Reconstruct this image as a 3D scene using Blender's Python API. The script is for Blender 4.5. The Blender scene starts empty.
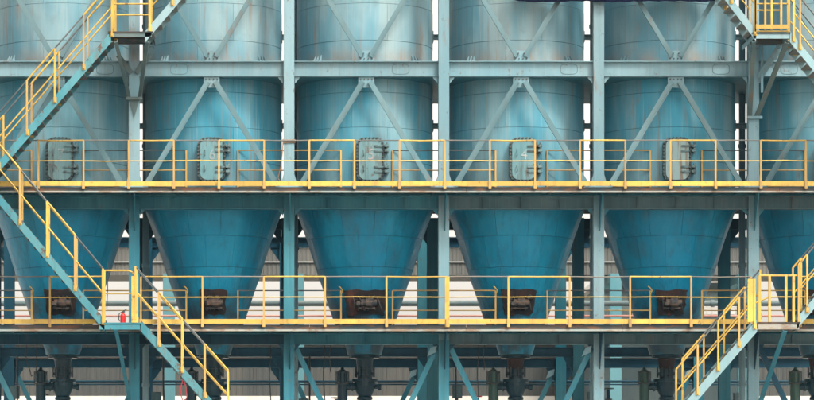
import bpy, bmesh, math, random
from mathutils import Vector, Matrix, Quaternion
random.seed(7)
PI = math.pi
R_ = math.radians
scn = bpy.context.scene
COL = scn.collection

# ------------------------------------------------------------------ camera
EYE, DIST, S = 1.7, 80.0, 40.0       # eye height, distance to the front column row, scale of the facade
CX, HZ = 252.0, 560.0
cam_d = bpy.data.cameras.new('camera'); cam = bpy.data.objects.new('camera', cam_d); COL.objects.link(cam)
cam.location = (0, -DIST, EYE); cam.rotation_euler = (R_(90), 0, 0)
cam_d.sensor_width = 36; cam_d.lens = 36 * DIST / (814 / S)
cam_d.shift_x = (407 - CX) / 814; cam_d.shift_y = (HZ - 200) / 814
cam_d.clip_start = 1; cam_d.clip_end = 3000
scn.camera = cam

# ------------------------------------------------------------------ sky and sun (bright overcast)
SUN_AZ, SUN_EL = R_(140), R_(52)       # clockwise from +Y
sdir = Vector((math.sin(SUN_AZ) * math.cos(SUN_EL), math.cos(SUN_AZ) * math.cos(SUN_EL), math.sin(SUN_EL)))
w = bpy.data.worlds.new('World'); scn.world = w; w.use_nodes = True
nt = w.node_tree; nt.nodes.clear()
sky = nt.nodes.new('ShaderNodeTexSky'); sky.sky_type = 'NISHITA'; sky.sun_disc = False
sky.sun_elevation = SUN_EL; sky.sun_rotation = SUN_AZ
sky.air_density = 1.0; sky.dust_density = 5.0; sky.ozone_density = 1.0
hs = nt.nodes.new('ShaderNodeHueSaturation'); hs.inputs['Saturation'].default_value = 0.10
bg = nt.nodes.new('ShaderNodeBackground'); bg.inputs['Strength'].default_value = 0.15
out = nt.nodes.new('ShaderNodeOutputWorld')
nt.links.new(sky.outputs[0], hs.inputs['Color']); wm = nt.nodes.new('ShaderNodeMix'); wm.data_type = 'RGBA'; wm.blend_type = 'MULTIPLY'; wm.inputs['Factor'].default_value = 1
wm.inputs[7].default_value = (1.08, 1.0, 0.90, 1)          # thin warm overcast
nt.links.new(hs.outputs[0], wm.inputs[6]); nt.links.new(wm.outputs[2], bg.inputs['Color']); nt.links.new(bg.outputs[0], out.inputs[0])
sl = bpy.data.lights.new('sun', 'SUN'); sl.energy = 1.25; sl.angle = R_(11); sl.color = (1, 0.92, 0.80)
so = bpy.data.objects.new('sun', sl); COL.objects.link(so)
so.rotation_euler = (-sdir).to_track_quat('-Z', 'Y').to_euler(); so.location = (20, -40, 60)
vs = scn.view_settings; vs.view_transform = 'Standard'; vs.look = 'None'; vs.gamma = 1.0; vs.exposure = 1.4
vs.use_curve_mapping = False

# ------------------------------------------------------------------ coordinates: a point of the place from its bearing and distance
def X0(px): return (px - CX) / S
def Z0(py): return EYE + (HZ - py) / S
def W(px, py, Y=0.0):
    k = 1 + Y / DIST
    return Vector(((px - CX) * k / S, Y, EYE + (HZ - py) * k / S))

# ------------------------------------------------------------------ materials
def newmat(name):
    m = bpy.data.materials.new(name); m.use_nodes = True
    n = m.node_tree.nodes; b = n['Principled BSDF']
    return m, n, m.node_tree.links, b
def c4(c): return (c[0], c[1], c[2], 1)
def noise(n, l, pos, sc, scale=1.0, detail=3.0, rough=0.55):
    mp = n.new('ShaderNodeMapping'); mp.inputs['Scale'].default_value = sc
    l.new(pos, mp.inputs['Vector'])
    t = n.new('ShaderNodeTexNoise'); t.inputs['Scale'].default_value = scale
    t.inputs['Detail'].default_value = detail; t.inputs['Roughness'].default_value = rough
    l.new(mp.outputs[0], t.inputs['Vector']); return t.outputs['Fac']
def ramp(n, l, fac, lo, hi):
    r = n.new('ShaderNodeMapRange'); r.inputs['From Min'].default_value = lo; r.inputs['From Max'].default_value = hi
    r.clamp = True; r.interpolation_type = 'SMOOTHSTEP'; l.new(fac, r.inputs['Value']); return r.outputs[0]
def mul(n, l, a, k):
    q = n.new('ShaderNodeMath'); q.operation = 'MULTIPLY'; l.new(a, q.inputs[0])
    if isinstance(k, float): q.inputs[1].default_value = k
    else: l.new(k, q.inputs[1])
    return q.outputs[0]
def mix(n, l, fac, a, b):
    q = n.new('ShaderNodeMix'); q.data_type = 'RGBA'
    l.new(fac, q.inputs['Factor'])
    for s_, v in ((q.inputs[6], a), (q.inputs[7], b)):
        if isinstance(v, tuple): s_.default_value = c4(v)
        else: l.new(v, s_)
    return q.outputs[2]
def paint(name, c1, c2, grime=None, streak=0.35, rust=0.0, rustc=(0.17, 0.07, 0.03), chip=0.0, rough=0.55,
          patch=(0.9, 0.9, 0.28), lo=0.4, hi=0.62, bump=0.15, metallic=0.0, tint=0.10, rlo=0.6, rscale=(2.2, 2.2, 0.5), fine=0.0, spec=0.3, chlo=0.63, drip=0.0, dripc=(0.20, 0.115, 0.07), bands=(), ripple=0.0):
    m, n, l, b = newmat(name)
    g = n.new('ShaderNodeNewGeometry'); pos = g.outputs['Position']
    f = ramp(n, l, noise(n, l, pos, patch, 1.0, 4), lo, hi)
    col = mix(n, l, f, c1, c2)
    if grime:
        s = ramp(n, l, noise(n, l, pos, (7, 7, 0.35), 1.0, 5, 0.65), 0.48, 0.72)
        col = mix(n, l, mul(n, l, s, streak), col, grime)
    if fine > 0:
        s2 = ramp(n, l, noise(n, l, pos, (22, 22, 0.45), 1.0, 4, 0.6), 0.5, 0.75)
        col = mix(n, l, mul(n, l, s2, fine), col, (0.36, 0.40, 0.40))
        s3 = ramp(n, l, noise(n, l, pos, (2.6, 2.6, 1.7), 1.0, 7, 0.72), 0.5, 0.66)
        s4 = ramp(n, l, noise(n, l, pos, (0.6, 0.6, 0.9), 1.0, 3, 0.5), 0.42, 0.6)
        col = mix(n, l, mul(n, l, mul(n, l, s3, s4), fine * 1.3), col, (0.13, 0.15, 0.145))
    if rust > 0:
        r = ramp(n, l, noise(n, l, pos, rscale, 1.0, 6, 0.7), rlo, rlo + 0.12)
        col = mix(n, l, mul(n, l, r, rust), col, rustc)
    if drip > 0:
        d1 = ramp(n, l, noise(n, l, pos, (9, 9, 0.28), 1.0, 5, 0.6), 0.56, 0.64)
        d2 = ramp(n, l, noise(n, l, pos, (0.9, 0.9, 0.5), 1.0, 3, 0.5), 0.40, 0.62)
        col = mix(n, l, mul(n, l, mul(n, l, d1, d2), drip), col, dripc)
    for (z0, z1, bc, amt, bs) in bands:            # stains with a level of their own: spilled material, standing water
        sp = n.new('ShaderNodeSeparateXYZ'); l.new(pos, sp.inputs[0])
        bm_ = mul(n, l, ramp(n, l, sp.outputs['Z'], z1, z0), ramp(n, l, noise(n, l, pos, bs, 1.0, 6, 0.65), 0.36, 0.60))
        col = mix(n, l, mul(n, l, bm_, amt), col, bc)
    if chip > 0:
        r = ramp(n, l, noise(n, l, pos, (6, 6, 4), 1.0, 6, 0.75), chlo, chlo + 0.05)
        col = mix(n, l, mul(n, l, r, chip), col, (0.10, 0.055, 0.035))
    if tint > 0:
        oi = n.new('ShaderNodeObjectInfo')
        hsv = n.new('ShaderNodeHueSaturation')
        mr = n.new('ShaderNodeMapRange'); l.new(oi.outputs['Random'], mr.inputs['Value'])
        mr.inputs['To Min'].default_value = 1 - tint; mr.inputs['To Max'].default_value = 1 + tint
        l.new(mr.outputs[0], hsv.inputs['Value']); l.new(col, hsv.inputs['Color']); col = hsv.outputs[0]
    l.new(col, b.inputs['Base Color'])
    b.inputs['Roughness'].default_value = rough; b.inputs['Metallic'].default_value = metallic
    b.inputs['Specular IOR Level'].default_value = spec
    if bump > 0:
        bp = n.new('ShaderNodeBump'); bp.inputs['Strength'].default_value = bump; bp.inputs['Distance'].default_value = 0.02
        l.new(noise(n, l, pos, (5, 5, 3), 1.0, 5), bp.inputs['Height']); 
        if ripple > 0:                              # plate ripple and dents
            b2 = n.new('ShaderNodeBump'); b2.inputs['Strength'].default_value = ripple; b2.inputs['Distance'].default_value = 0.12
            l.new(noise(n, l, pos, (1.7, 1.7, 1.3), 1.0, 2, 0.4), b2.inputs['Height']); l.new(b2.outputs[0], bp.inputs['Normal'])
        l.new(bp.outputs[0], b.inputs['Normal'])
    return m

M = {}
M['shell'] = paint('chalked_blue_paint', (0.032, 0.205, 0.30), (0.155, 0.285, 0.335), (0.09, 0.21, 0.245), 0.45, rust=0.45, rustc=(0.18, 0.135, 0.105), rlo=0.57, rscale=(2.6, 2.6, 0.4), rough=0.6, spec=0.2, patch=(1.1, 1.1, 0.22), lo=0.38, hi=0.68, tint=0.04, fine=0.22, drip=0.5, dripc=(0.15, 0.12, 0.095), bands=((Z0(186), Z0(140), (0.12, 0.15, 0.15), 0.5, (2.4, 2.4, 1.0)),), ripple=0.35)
M['shelltop'] = paint('pale_rusty_blue_paint', (0.085, 0.225, 0.295), (0.205, 0.30, 0.33), (0.17, 0.215, 0.22), 0.35, rust=0.55, rustc=(0.25, 0.155, 0.10), rlo=0.57, rscale=(2.0, 2.0, 0.35), rough=0.6, spec=0.2, patch=(1.1, 1.1, 0.22), lo=0.38, hi=0.66, tint=0.04, fine=0.22, drip=0.5, bands=((Z0(60), Z0(40), (0.23, 0.165, 0.12), 0.55, (2.2, 2.2, 1.2)),), ripple=0.35)  # paler, greyer blue with more rust, for the upper courses
M['brace'] = paint('grey_teal_brace_paint', (0.11, 0.185, 0.21), (0.085, 0.165, 0.195), (0.10, 0.115, 0.11), 0.4, rust=0.45, chip=0.5, rlo=0.58, rough=0.5, spec=0.2)
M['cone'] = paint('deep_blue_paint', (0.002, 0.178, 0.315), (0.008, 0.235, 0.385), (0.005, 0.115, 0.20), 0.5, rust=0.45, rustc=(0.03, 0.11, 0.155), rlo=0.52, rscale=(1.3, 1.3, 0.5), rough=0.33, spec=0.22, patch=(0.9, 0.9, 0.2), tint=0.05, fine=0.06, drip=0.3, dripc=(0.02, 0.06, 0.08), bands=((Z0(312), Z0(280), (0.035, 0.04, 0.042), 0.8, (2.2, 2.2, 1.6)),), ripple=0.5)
M['seam'] = paint('weld_seam_paint', (0.03, 0.15, 0.20), (0.05, 0.165, 0.21), tint=0.0, bump=0)
M['steel'] = paint('pale_teal_steel_paint', (0.16, 0.258, 0.30), (0.12, 0.232, 0.28), (0.12, 0.16, 0.16), 0.45, rust=0.5, chip=0.6, chlo=0.6, rlo=0.58, rough=0.5, fine=0.15, spec=0.2, drip=0.3)
M['teal'] = paint('shaded_teal_paint', (0.014, 0.12, 0.172), (0.036, 0.16, 0.205), (0.016, 0.07, 0.095), 0.4, rust=0.4, chip=0.55, chlo=0.61, rlo=0.62, rough=0.5, fine=0.08, spec=0.2)  # frame steel again, darkened for the shade below the upper walkway
M['tealgrey'] = paint('veiled_grey_teal_paint', (0.06, 0.125, 0.15), (0.09, 0.155, 0.175), (0.05, 0.07, 0.075), 0.4, rust=0.45, chip=0.5, rlo=0.58, rough=0.55, fine=0.12, spec=0.2)  # same teal, greyed for the bright veil over the right-hand bays
M['dteal'] = paint('shaded_dark_teal_paint', (0.001, 0.038, 0.070), (0.004, 0.052, 0.086), (0.006, 0.025, 0.04), 0.5, rust=0.35, chip=0.4, rlo=0.62, rough=0.5, spec=0.2)  # deepest copy of the frame teal, shade under the decks in its colour
M['stair'] = paint('stair_blue_paint', (0.034, 0.165, 0.21), (0.07, 0.205, 0.24), (0.04, 0.10, 0.115), 0.4, rust=0.6, chip=0.9, chlo=0.575, rlo=0.58, rough=0.55, spec=0.2)
M['stairpale'] = paint('pale_stair_paint', (0.20, 0.31, 0.345), (0.155, 0.285, 0.325), (0.15, 0.18, 0.18), 0.3, rust=0.5, chip=0.65, rlo=0.61, rough=0.5)  # paler copy of the stair blue, for the right tower and top flight
M['tread'] = paint('tread_steel', (0.05, 0.075, 0.085), (0.08, 0.095, 0.095), rust=0.5, rlo=0.5, rough=0.7)
M['treadpale'] = paint('pale_tread_steel', (0.14, 0.16, 0.155), (0.19, 0.19, 0.175), rust=0.4, rlo=0.55, rough=0.8)  # paler treads to go with the pale flights
M['strut'] = paint('grey_green_strut_paint', (0.055, 0.095, 0.105), (0.09, 0.125, 0.125), rust=0.4, chip=0.5, rlo=0.58, spec=0.2)
M['yellow'] = paint('yellow_rail_paint', (0.49, 0.34, 0.075), (0.39, 0.265, 0.068), (0.22, 0.145, 0.07), 0.5, rust=0.5, chip=0.7, chlo=0.59, rustc=(0.19, 0.085, 0.04), rlo=0.57, rscale=(3, 3, 3), rough=0.5, patch=(1.6, 1.6, 1.6), spec=0.2, tint=0.14)
M['black'] = paint('black_rail_paint', (0.05, 0.065, 0.075), (0.10, 0.11, 0.11), rust=0.3, rough=0.4, rlo=0.6)
M['greyrail'] = paint('worn_grey_rail_paint', (0.15, 0.145, 0.13), (0.09, 0.10, 0.10), rust=0.4, rustc=(0.26, 0.17, 0.08), rlo=0.55, rscale=(4, 4, 4))
M['post'] = paint('tarnished_yellow_paint', (0.42, 0.275, 0.085), (0.32, 0.21, 0.08), (0.17, 0.12, 0.08), 0.4, rust=0.4, chip=0.5, rlo=0.57)
M['deckedge'] = paint('rusty_deck_edge', (0.02, 0.035, 0.042), (0.05, 0.045, 0.04), rust=0.85, rustc=(0.12, 0.055, 0.028), rlo=0.5, rscale=(1.2, 1.2, 6), rough=0.8)
M['deckplate'] = paint('deck_plate_steel', (0.025, 0.045, 0.055), (0.045, 0.055, 0.055), rust=0.5, rlo=0.55, rough=0.8)
M['angle'] = paint('pale_edge_angle', (0.22, 0.27, 0.27), (0.27, 0.26, 0.23), rust=0.75, rustc=(0.17, 0.10, 0.055), rlo=0.48, rscale=(1.5, 1.5, 4))
M['hatch'] = paint('hatch_green_paint', (0.13, 0.235, 0.255), (0.085, 0.195, 0.225), (0.04, 0.075, 0.08), 0.65, rust=0.65, rustc=(0.07, 0.075, 0.068), chip=0.8, chlo=0.6, rlo=0.5, rscale=(4, 4, 1.2))
M['hatchrust'] = paint('rust_streaked_hatch_paint', (0.16, 0.24, 0.25), (0.12, 0.21, 0.23), (0.06, 0.08, 0.08), 0.6, rust=0.8, rustc=(0.11, 0.075, 0.05), chip=0.8, rlo=0.5, rscale=(9, 9, 0.7))
M['hatchdk'] = paint('hatch_frame_grime', (0.075, 0.14, 0.155), (0.11, 0.18, 0.19), rust=0.75, rustc=(0.03, 0.035, 0.035), rlo=0.46, rscale=(6, 6, 5))
M['bolt'] = paint('dark_bolt_steel', (0.03, 0.045, 0.05), (0.06, 0.06, 0.06), bump=0)
M['white'] = paint('worn_white_lettering', (0.27, 0.29, 0.285), (0.15, 0.225, 0.24), rust=0.3, rlo=0.6, bump=0, patch=(9, 9, 9))
M['pink'] = paint('worn_pink_lettering', (0.23, 0.20, 0.195), (0.13, 0.20, 0.22), bump=0, patch=(7, 7, 7))
M['rust'] = paint('rust', (0.014, 0.014, 0.018), (0.04, 0.023, 0.02), (0.012, 0.013, 0.018), 0.5, rust=0.65, rustc=(0.13, 0.04, 0.026), rlo=0.58, rough=0.9, patch=(4, 4, 3))
M['machine'] = paint('greasy_grey_machine', (0.03, 0.036, 0.045), (0.10, 0.072, 0.055), rust=0.5, rlo=0.55, patch=(8, 8, 8), rough=0.7)
M['valve'] = paint('dark_valve_paint', (0.002, 0.024, 0.04), (0.006, 0.037, 0.052), rust=0.4, rlo=0.6, rough=0.35)
M['valveg'] = paint('green_actuator_paint', (0.02, 0.06, 0.055), (0.035, 0.08, 0.066), rust=0.4, rlo=0.6, rough=0.45)
M['neck'] = paint('red_primer_neck', (0.025, 0.018, 0.02), (0.045, 0.022, 0.022), rust=0.5, rlo=0.6, rough=0.8)
M['red'] = paint('red_enamel', (0.62, 0.02, 0.025), (0.55, 0.02, 0.025), bump=0, rough=0.3)
M['rope'] = paint('red_rope', (0.35, 0.03, 0.04), (0.25, 0.03, 0.04), bump=0, rough=0.9)
M['cable'] = paint('black_cable', (0.02, 0.03, 0.035), (0.03, 0.035, 0.04), bump=0)
M['navy'] = paint('navy_tarp', (0.0025, 0.004, 0.014), (0.004, 0.006, 0.02), rough=0.9, spec=0.05, tint=0, bump=0.4)
M['grey'] = paint('grey_cladding', (0.095, 0.10, 0.097), (0.125, 0.125, 0.117), (0.07, 0.075, 0.07), 0.3, rust=0.15, rlo=0.66, tint=0.04)
M['warewall'] = paint('weathered_wall_sheet', (0.05, 0.056, 0.057), (0.072, 0.073, 0.068), (0.04, 0.045, 0.045), 0.35, rust=0.25, rlo=0.6, tint=0.04)
M['greyb'] = paint('blue_grey_cladding', (0.10, 0.15, 0.165), (0.13, 0.17, 0.175), (0.08, 0.1, 0.1), 0.3, rust=0.2, rlo=0.66)
M['pale'] = paint('pale_plaster', (0.62, 0.60, 0.56), (0.70, 0.68, 0.63), (0.4, 0.38, 0.35), 0.3)
M['pipe'] = paint('grey_pipe_paint', (0.08, 0.12, 0.13), (0.11, 0.145, 0.15), rust=0.2, rough=0.5)
M['redpipe'] = paint('red_brown_pipe', (0.26, 0.12, 0.10), (0.32, 0.18, 0.15), rough=0.6)
M['pillar'] = paint('light_blue_pillar', (0.06, 0.19, 0.235), (0.09, 0.22, 0.255), rust=0.3, chip=0.3, rlo=0.64)
M['roofm'] = paint('grey_roof_sheet', (0.25, 0.26, 0.26), (0.3, 0.3, 0.29))
def glass_mat():
    m, n, l, b = newmat('milky_window_pane'); b.inputs['Base Color'].default_value = (0.75, 0.76, 0.75, 1)
    b.inputs['Roughness'].default_value = 0.12; b.inputs['Specular IOR Level'].default_value = 0.9; return m
M['pane'] = glass_mat()
def ground_mat():
    m, n, l, b = newmat('concrete_yard')
    g = n.new('ShaderNodeNewGeometry'); pos = g.outputs['Position']
    f = ramp(n, l, noise(n, l, pos, (0.12, 0.12, 0.12), 1.0, 6), 0.35, 0.7)
    col = mix(n, l, f, (0.24, 0.23, 0.21), (0.34, 0.32, 0.29))
    f2 = ramp(n, l, noise(n, l, pos, (3, 3, 3), 1.0, 6, 0.7), 0.5, 0.7)
    col = mix(n, l, mul(n, l, f2, 0.4), col, (0.16, 0.15, 0.14))
    l.new(col, b.inputs['Base Color']); b.inputs['Roughness'].default_value = 0.9; return m
M['ground'] = ground_mat()

# ------------------------------------------------------------------ mesh helpers
class MB:
    def __init__(s): s.v = []; s.f = []; s.sm = []
    def add(s, vs_, fs, smooth=False):
        o = len(s.v); s.v += [tuple(v) for v in vs_]
        for f in fs: s.f.append(tuple(i + o for i in f)); s.sm.append(smooth)
        return s
    def box(s, x0, x1, y0, y1, z0, z1):
        return s.add([(x0, y0, z0), (x1, y0, z0), (x1, y1, z0), (x0, y1, z0), (x0, y0, z1), (x1, y0, z1), (x1, y1, z1), (x0, y1, z1)],
                     [(0, 3, 2, 1), (4, 5, 6, 7), (0, 1, 5, 4), (1, 2, 6, 5), (2, 3, 7, 6), (3, 0, 4, 7)])
    def bar(s, a, b, w_, h, up=(0, 1, 0)):
        """rectangular bar from a to b; w_ across, h along up"""
        a = Vector(a); b = Vector(b); d = (b - a).normalized(); u = Vector(up); u = (u - d * u.dot(d)).normalized(); r = d.cross(u)
        vs_ = []
        for p in (a, b):
            for (i, j) in ((-1, -1), (1, -1), (1, 1), (-1, 1)): vs_.append(p + r * (w_ / 2 * i) + u * (h / 2 * j))
        return s.add(vs_, [(3, 2, 1, 0), (4, 5, 6, 7), (0, 1, 5, 4), (1, 2, 6, 5), (2, 3, 7, 6), (3, 0, 4, 7)])
    def tube(s, pts, r, n=8, caps=True):
        pts = [Vector(p) for p in pts]; rings = []
        u = None
        for i, p in enumerate(pts):
            d = (pts[min(i + 1, len(pts) - 1)] - pts[max(i - 1, 0)]).normalized()
            if u is None: u = d.orthogonal().normalized()
            u = (u - d * u.dot(d)).normalized(); v = d.cross(u)
            rr = r[i] if isinstance(r, (list, tuple)) else r
            rings.append([p + (u * math.cos(2 * PI * k / n) + v * math.sin(2 * PI * k / n)) * rr for k in range(n)])
        vs_ = [q for rg in rings for q in rg]; fs = []
        for i in range(len(pts) - 1):
            for k in range(n): fs.append((i * n + k, i * n + (k + 1) % n, (i + 1) * n + (k + 1) % n, (i + 1) * n + k))
        s.add(vs_, fs, True)
        if caps:
            s.add(rings[0], [tuple(range(n - 1, -1, -1))]); s.add(rings[-1], [tuple(range(n))])
        return s
    def lathe(s, prof, c=(0, 0, 0), n=24, axis='z', caps=True):
        """prof: list of (r, h)"""
        vs_ = []
        for (r, h) in prof:
            for k in range(n):
                a = 2 * PI * k / n
                p = (r * math.cos(a), r * math.sin(a), h)
                if axis == 'x': p = (h, r * math.cos(a), r * math.sin(a))
                if axis == 'y': p = (r * math.sin(a), h, r * math.cos(a))
                vs_.append((p[0] + c[0], p[1] + c[1], p[2] + c[2]))
        fs = []
        for i in range(len(prof) - 1):
            for k in range(n): fs.append((i * n + k, i * n + (k + 1) % n, (i + 1) * n + (k + 1) % n, (i + 1) * n + k))
        if caps: fs.append(tuple(range(n - 1, -1, -1))); fs.append(tuple((len(prof) - 1) * n + k for k in range(n)))
        return s.add(vs_, fs)
    def prism(s, poly, d):
        """poly: list of 3D points (planar), extruded by vector d"""
        n = len(poly); d = Vector(d); p = [Vector(q) for q in poly]
        return s.add(p + [q + d for q in p], [tuple(range(n - 1, -1, -1)), tuple(range(n, 2 * n))] + [(i, (i + 1) % n, n + (i + 1) % n, n + i) for i in range(n)])
    def ibeam(s, a, b, h, wd, t=0.02, up=(0, 0, 1)):
        a = Vector(a); b = Vector(b); d = (b - a).normalized(); u = Vector(up); u = (u - d * u.dot(d)).normalized()
        s.bar(a + u * (h / 2 - t / 2), b + u * (h / 2 - t / 2), wd, t, u); s.bar(a - u * (h / 2 - t / 2), b - u * (h / 2 - t / 2), wd, t, u)
        return s.bar(a, b, 0.014, h - 2 * t, u)
    def angle(s, a, b, wd, leg, t=0.016, face=(0, -1, 0)):
        """angle bar: flat faces 'face', its standing leg on the lower edge reaches out towards the face"""
        a = Vector(a); b = Vector(b); d = (b - a).normalized(); f = Vector(face); f = (f - d * f.dot(d)).normalized(); r = d.cross(f)
        if r.z > 0: r = -r
        s.bar(a, b, wd, t, f)
        o = r * (wd / 2 - t / 2) + f * (leg / 2 + t / 2)
        return s.bar(a + o, b + o, t, leg, f)
    def channel(s, a, b, wd, dp, t=0.014, face=(0, -1, 0)):
        """channel bar: web faces 'face', width wd, legs dp deep pointing away from the face"""
        a = Vector(a); b = Vector(b); d = (b - a).normalized(); f = Vector(face); f = (f - d * f.dot(d)).normalized(); r = d.cross(f)
        s.bar(a, b, wd, t, f)
        for q in (-1, 1):
            o = r * (q * (wd / 2 - t / 2)) - f * (dp / 2 + t / 2)
            s.bar(a + o, b + o, t, dp, f)
        return s
def link(name, me, mat, parent=None):
    o = bpy.data.objects.new(name, me); COL.objects.link(o)
    if mat and len(me.materials) == 0: me.materials.append(mat)
    if parent is not None: o.parent = parent
    return o
def rootof(o):
    while o.parent is not None: o = o.parent
    return o
def mesh(name, mb, off=(0, 0, 0)):
    me = bpy.data.meshes.new(name)
    me.from_pydata([(v[0] - off[0], v[1] - off[1], v[2] - off[2]) for v in mb.v], [], mb.f)
    me.polygons.foreach_set('use_smooth', mb.sm)
    bm = bmesh.new(); bm.from_mesh(me); bmesh.ops.recalc_face_normals(bm, faces=bm.faces); bm.to_mesh(me); bm.free()
    me.update(); return me
def part(name, mb, mat, parent, label=None):
    """a mesh in world coordinates hung under its thing (or under a part of it)"""
    off = rootof(parent).location if parent is not None else (0, 0, 0)
    o = link(name, mesh(name, mb, off), M[mat] if isinstance(mat, str) else mat, parent)
    if label: o['label'] = label
    return o
def tag(o, label, cat, group=None):
    o['label'] = label; o['category'] = cat; o['kind'] = 'thing'
    if group: o['group'] = group
    return o
def thing(name, loc, label, cat, group=None):
    # every countable member is a thing, beams and columns too
    o = bpy.data.objects.new(name, None); COL.objects.link(o); o.location = loc; o.empty_display_size = 0.2
    return tag(o, label, cat, group)
def solo(name, mb, mat, label, cat, group=None):
    """a thing that is one mesh, origin at its base"""
    xs = [v[0] for v in mb.v]; ys = [v[1] for v in mb.v]; zs = [v[2] for v in mb.v]
    off = ((min(xs) + max(xs)) / 2, (min(ys) + max(ys)) / 2, min(zs))
    o = link(name, mesh(name, mb, off), M[mat]); o.location = off
    return tag(o, label, cat, group)

# ------------------------------------------------------------------ ground
g = MB().add([(-900, -200, 0), (900, -200, 0), (900, 1600, 0), (-900, 1600, 0)], [(0, 1, 2, 3)])
go = link('ground', mesh('ground', g), M['ground']); go['kind'] = 'structure'

# ------------------------------------------------------------------ frame grid
PITCH = 154.65
COLPX = [134.3 + PITCH * i for i in range(-1, 6)]            # seven front columns
CX_ = [X0(p) for p in COLPX]
NUM = ['7', '6', '5', '4', '', '']                          # hatch numbers, bay by bay
SIL = ['silo seven', 'silo six', 'silo five', 'silo four', 'the rust-streaked silo', 'the end silo']
SPX = [(COLPX[i] + COLPX[i + 1]) / 2 for i in range(6)]
SAX = [X0(p) + .03 for p in SPX]                              # silo axes
ROW2, ROW3 = 4.9, 9.8
Z_D1, Z_D2 = Z0(189.5), Z0(327.5)                             # tops of the two walkways
YF = -0.95                                                    # front edge of the walkways
def between(i):
    if i == 0: return 'beyond silo seven'
    if i == 6: return 'beyond the end silo'
    return 'between %s and %s' % (SIL[i - 1], SIL[i])

# ------------------------------------------------------------------ front columns
def hshaft(x, y, z0, z1, wd, dp, t=0.022):
    m = MB()
    m.box(x - wd / 2, x + wd / 2, y - dp / 2, y - dp / 2 + t, z0, z1)
    m.box(x - wd / 2, x + wd / 2, y + dp / 2 - t, y + dp / 2, z0, z1)
    m.box(x - 0.009, x + 0.009, y - dp / 2 + t, y + dp / 2 - t, z0, z1)
    return m
ZTOP = Z0(-118)
for i, x in enumerate(CX_):
    c = thing('steel_column', (x, 0, 0), 'tall front row steel column standing %s' % between(i), 'column', 'front row columns')
    part('lower_shaft', hshaft(x, 0, 0.02, Z_D2 - 0.32, 0.265, 0.30), 'teal' if i < 4 else 'steel', c)  # shaft colour carries the shade below and the brighter right side
    part('middle_shaft', hshaft(x, 0, Z_D2 - 0.315, Z_D1 - 0.04, 0.265, 0.30), 'teal' if i < 3 else 'steel', c)
    part('upper_shaft', hshaft(x, 0, Z_D1 + 0.03, ZTOP, 0.265, 0.30), 'steel', c)
    part('ground_plate', MB().box(x - .3, x + .3, -.3, .3, 0, .018), 'teal', c)
    # flared foot on the upper walkway
    m = MB().box(x - .27, x + .27, -.27, .27, Z_D1 + 0.001, Z_D1 + 0.029)
    for q in (-1, 1):
        m.prism([(x + q * .136, -.15, Z_D1 + .03), (x + q * .25, -.15, Z_D1 + .03), (x + q * .2, -.15, Z_D1 + .13), (x + q * .136, -.15, Z_D1 + .36)], (0, .02, 0))
        m.prism([(x + q * .136, .13, Z_D1 + .03), (x + q * .25, .13, Z_D1 + .03), (x + q * .136, .13, Z_D1 + .36)], (0, .02, 0))
    part('flared_foot', m, 'steel', c)
    # triangular brackets that carry the walkway overhang
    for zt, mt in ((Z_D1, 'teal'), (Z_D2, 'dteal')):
        m = MB().prism([(x + .012, -.151, zt - .09), (x + .012, YF + .12, zt - .09), (x + .012, YF + .12, zt - .16), (x + .012, -.151, zt - 1.05)], (.02, 0, 0))
        part('walkway_bracket', m, mt, c)
    # corner gussets below the beams
    for py, mt in ((77, 'steel'), (209, 'teal'), (344, 'dteal')):
        for q in (-1, 1):
            zb = Z0(py) - .003
            m = MB().prism([(x + q * .15, -.06, zb), (x + q * .27, -.06, zb), (x + q * .27, -.06, zb - .025), (x + q * .15, -.06, zb - .17)], (0, .016, 0))
            part('corner_gusset', m, mt, c)

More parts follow.
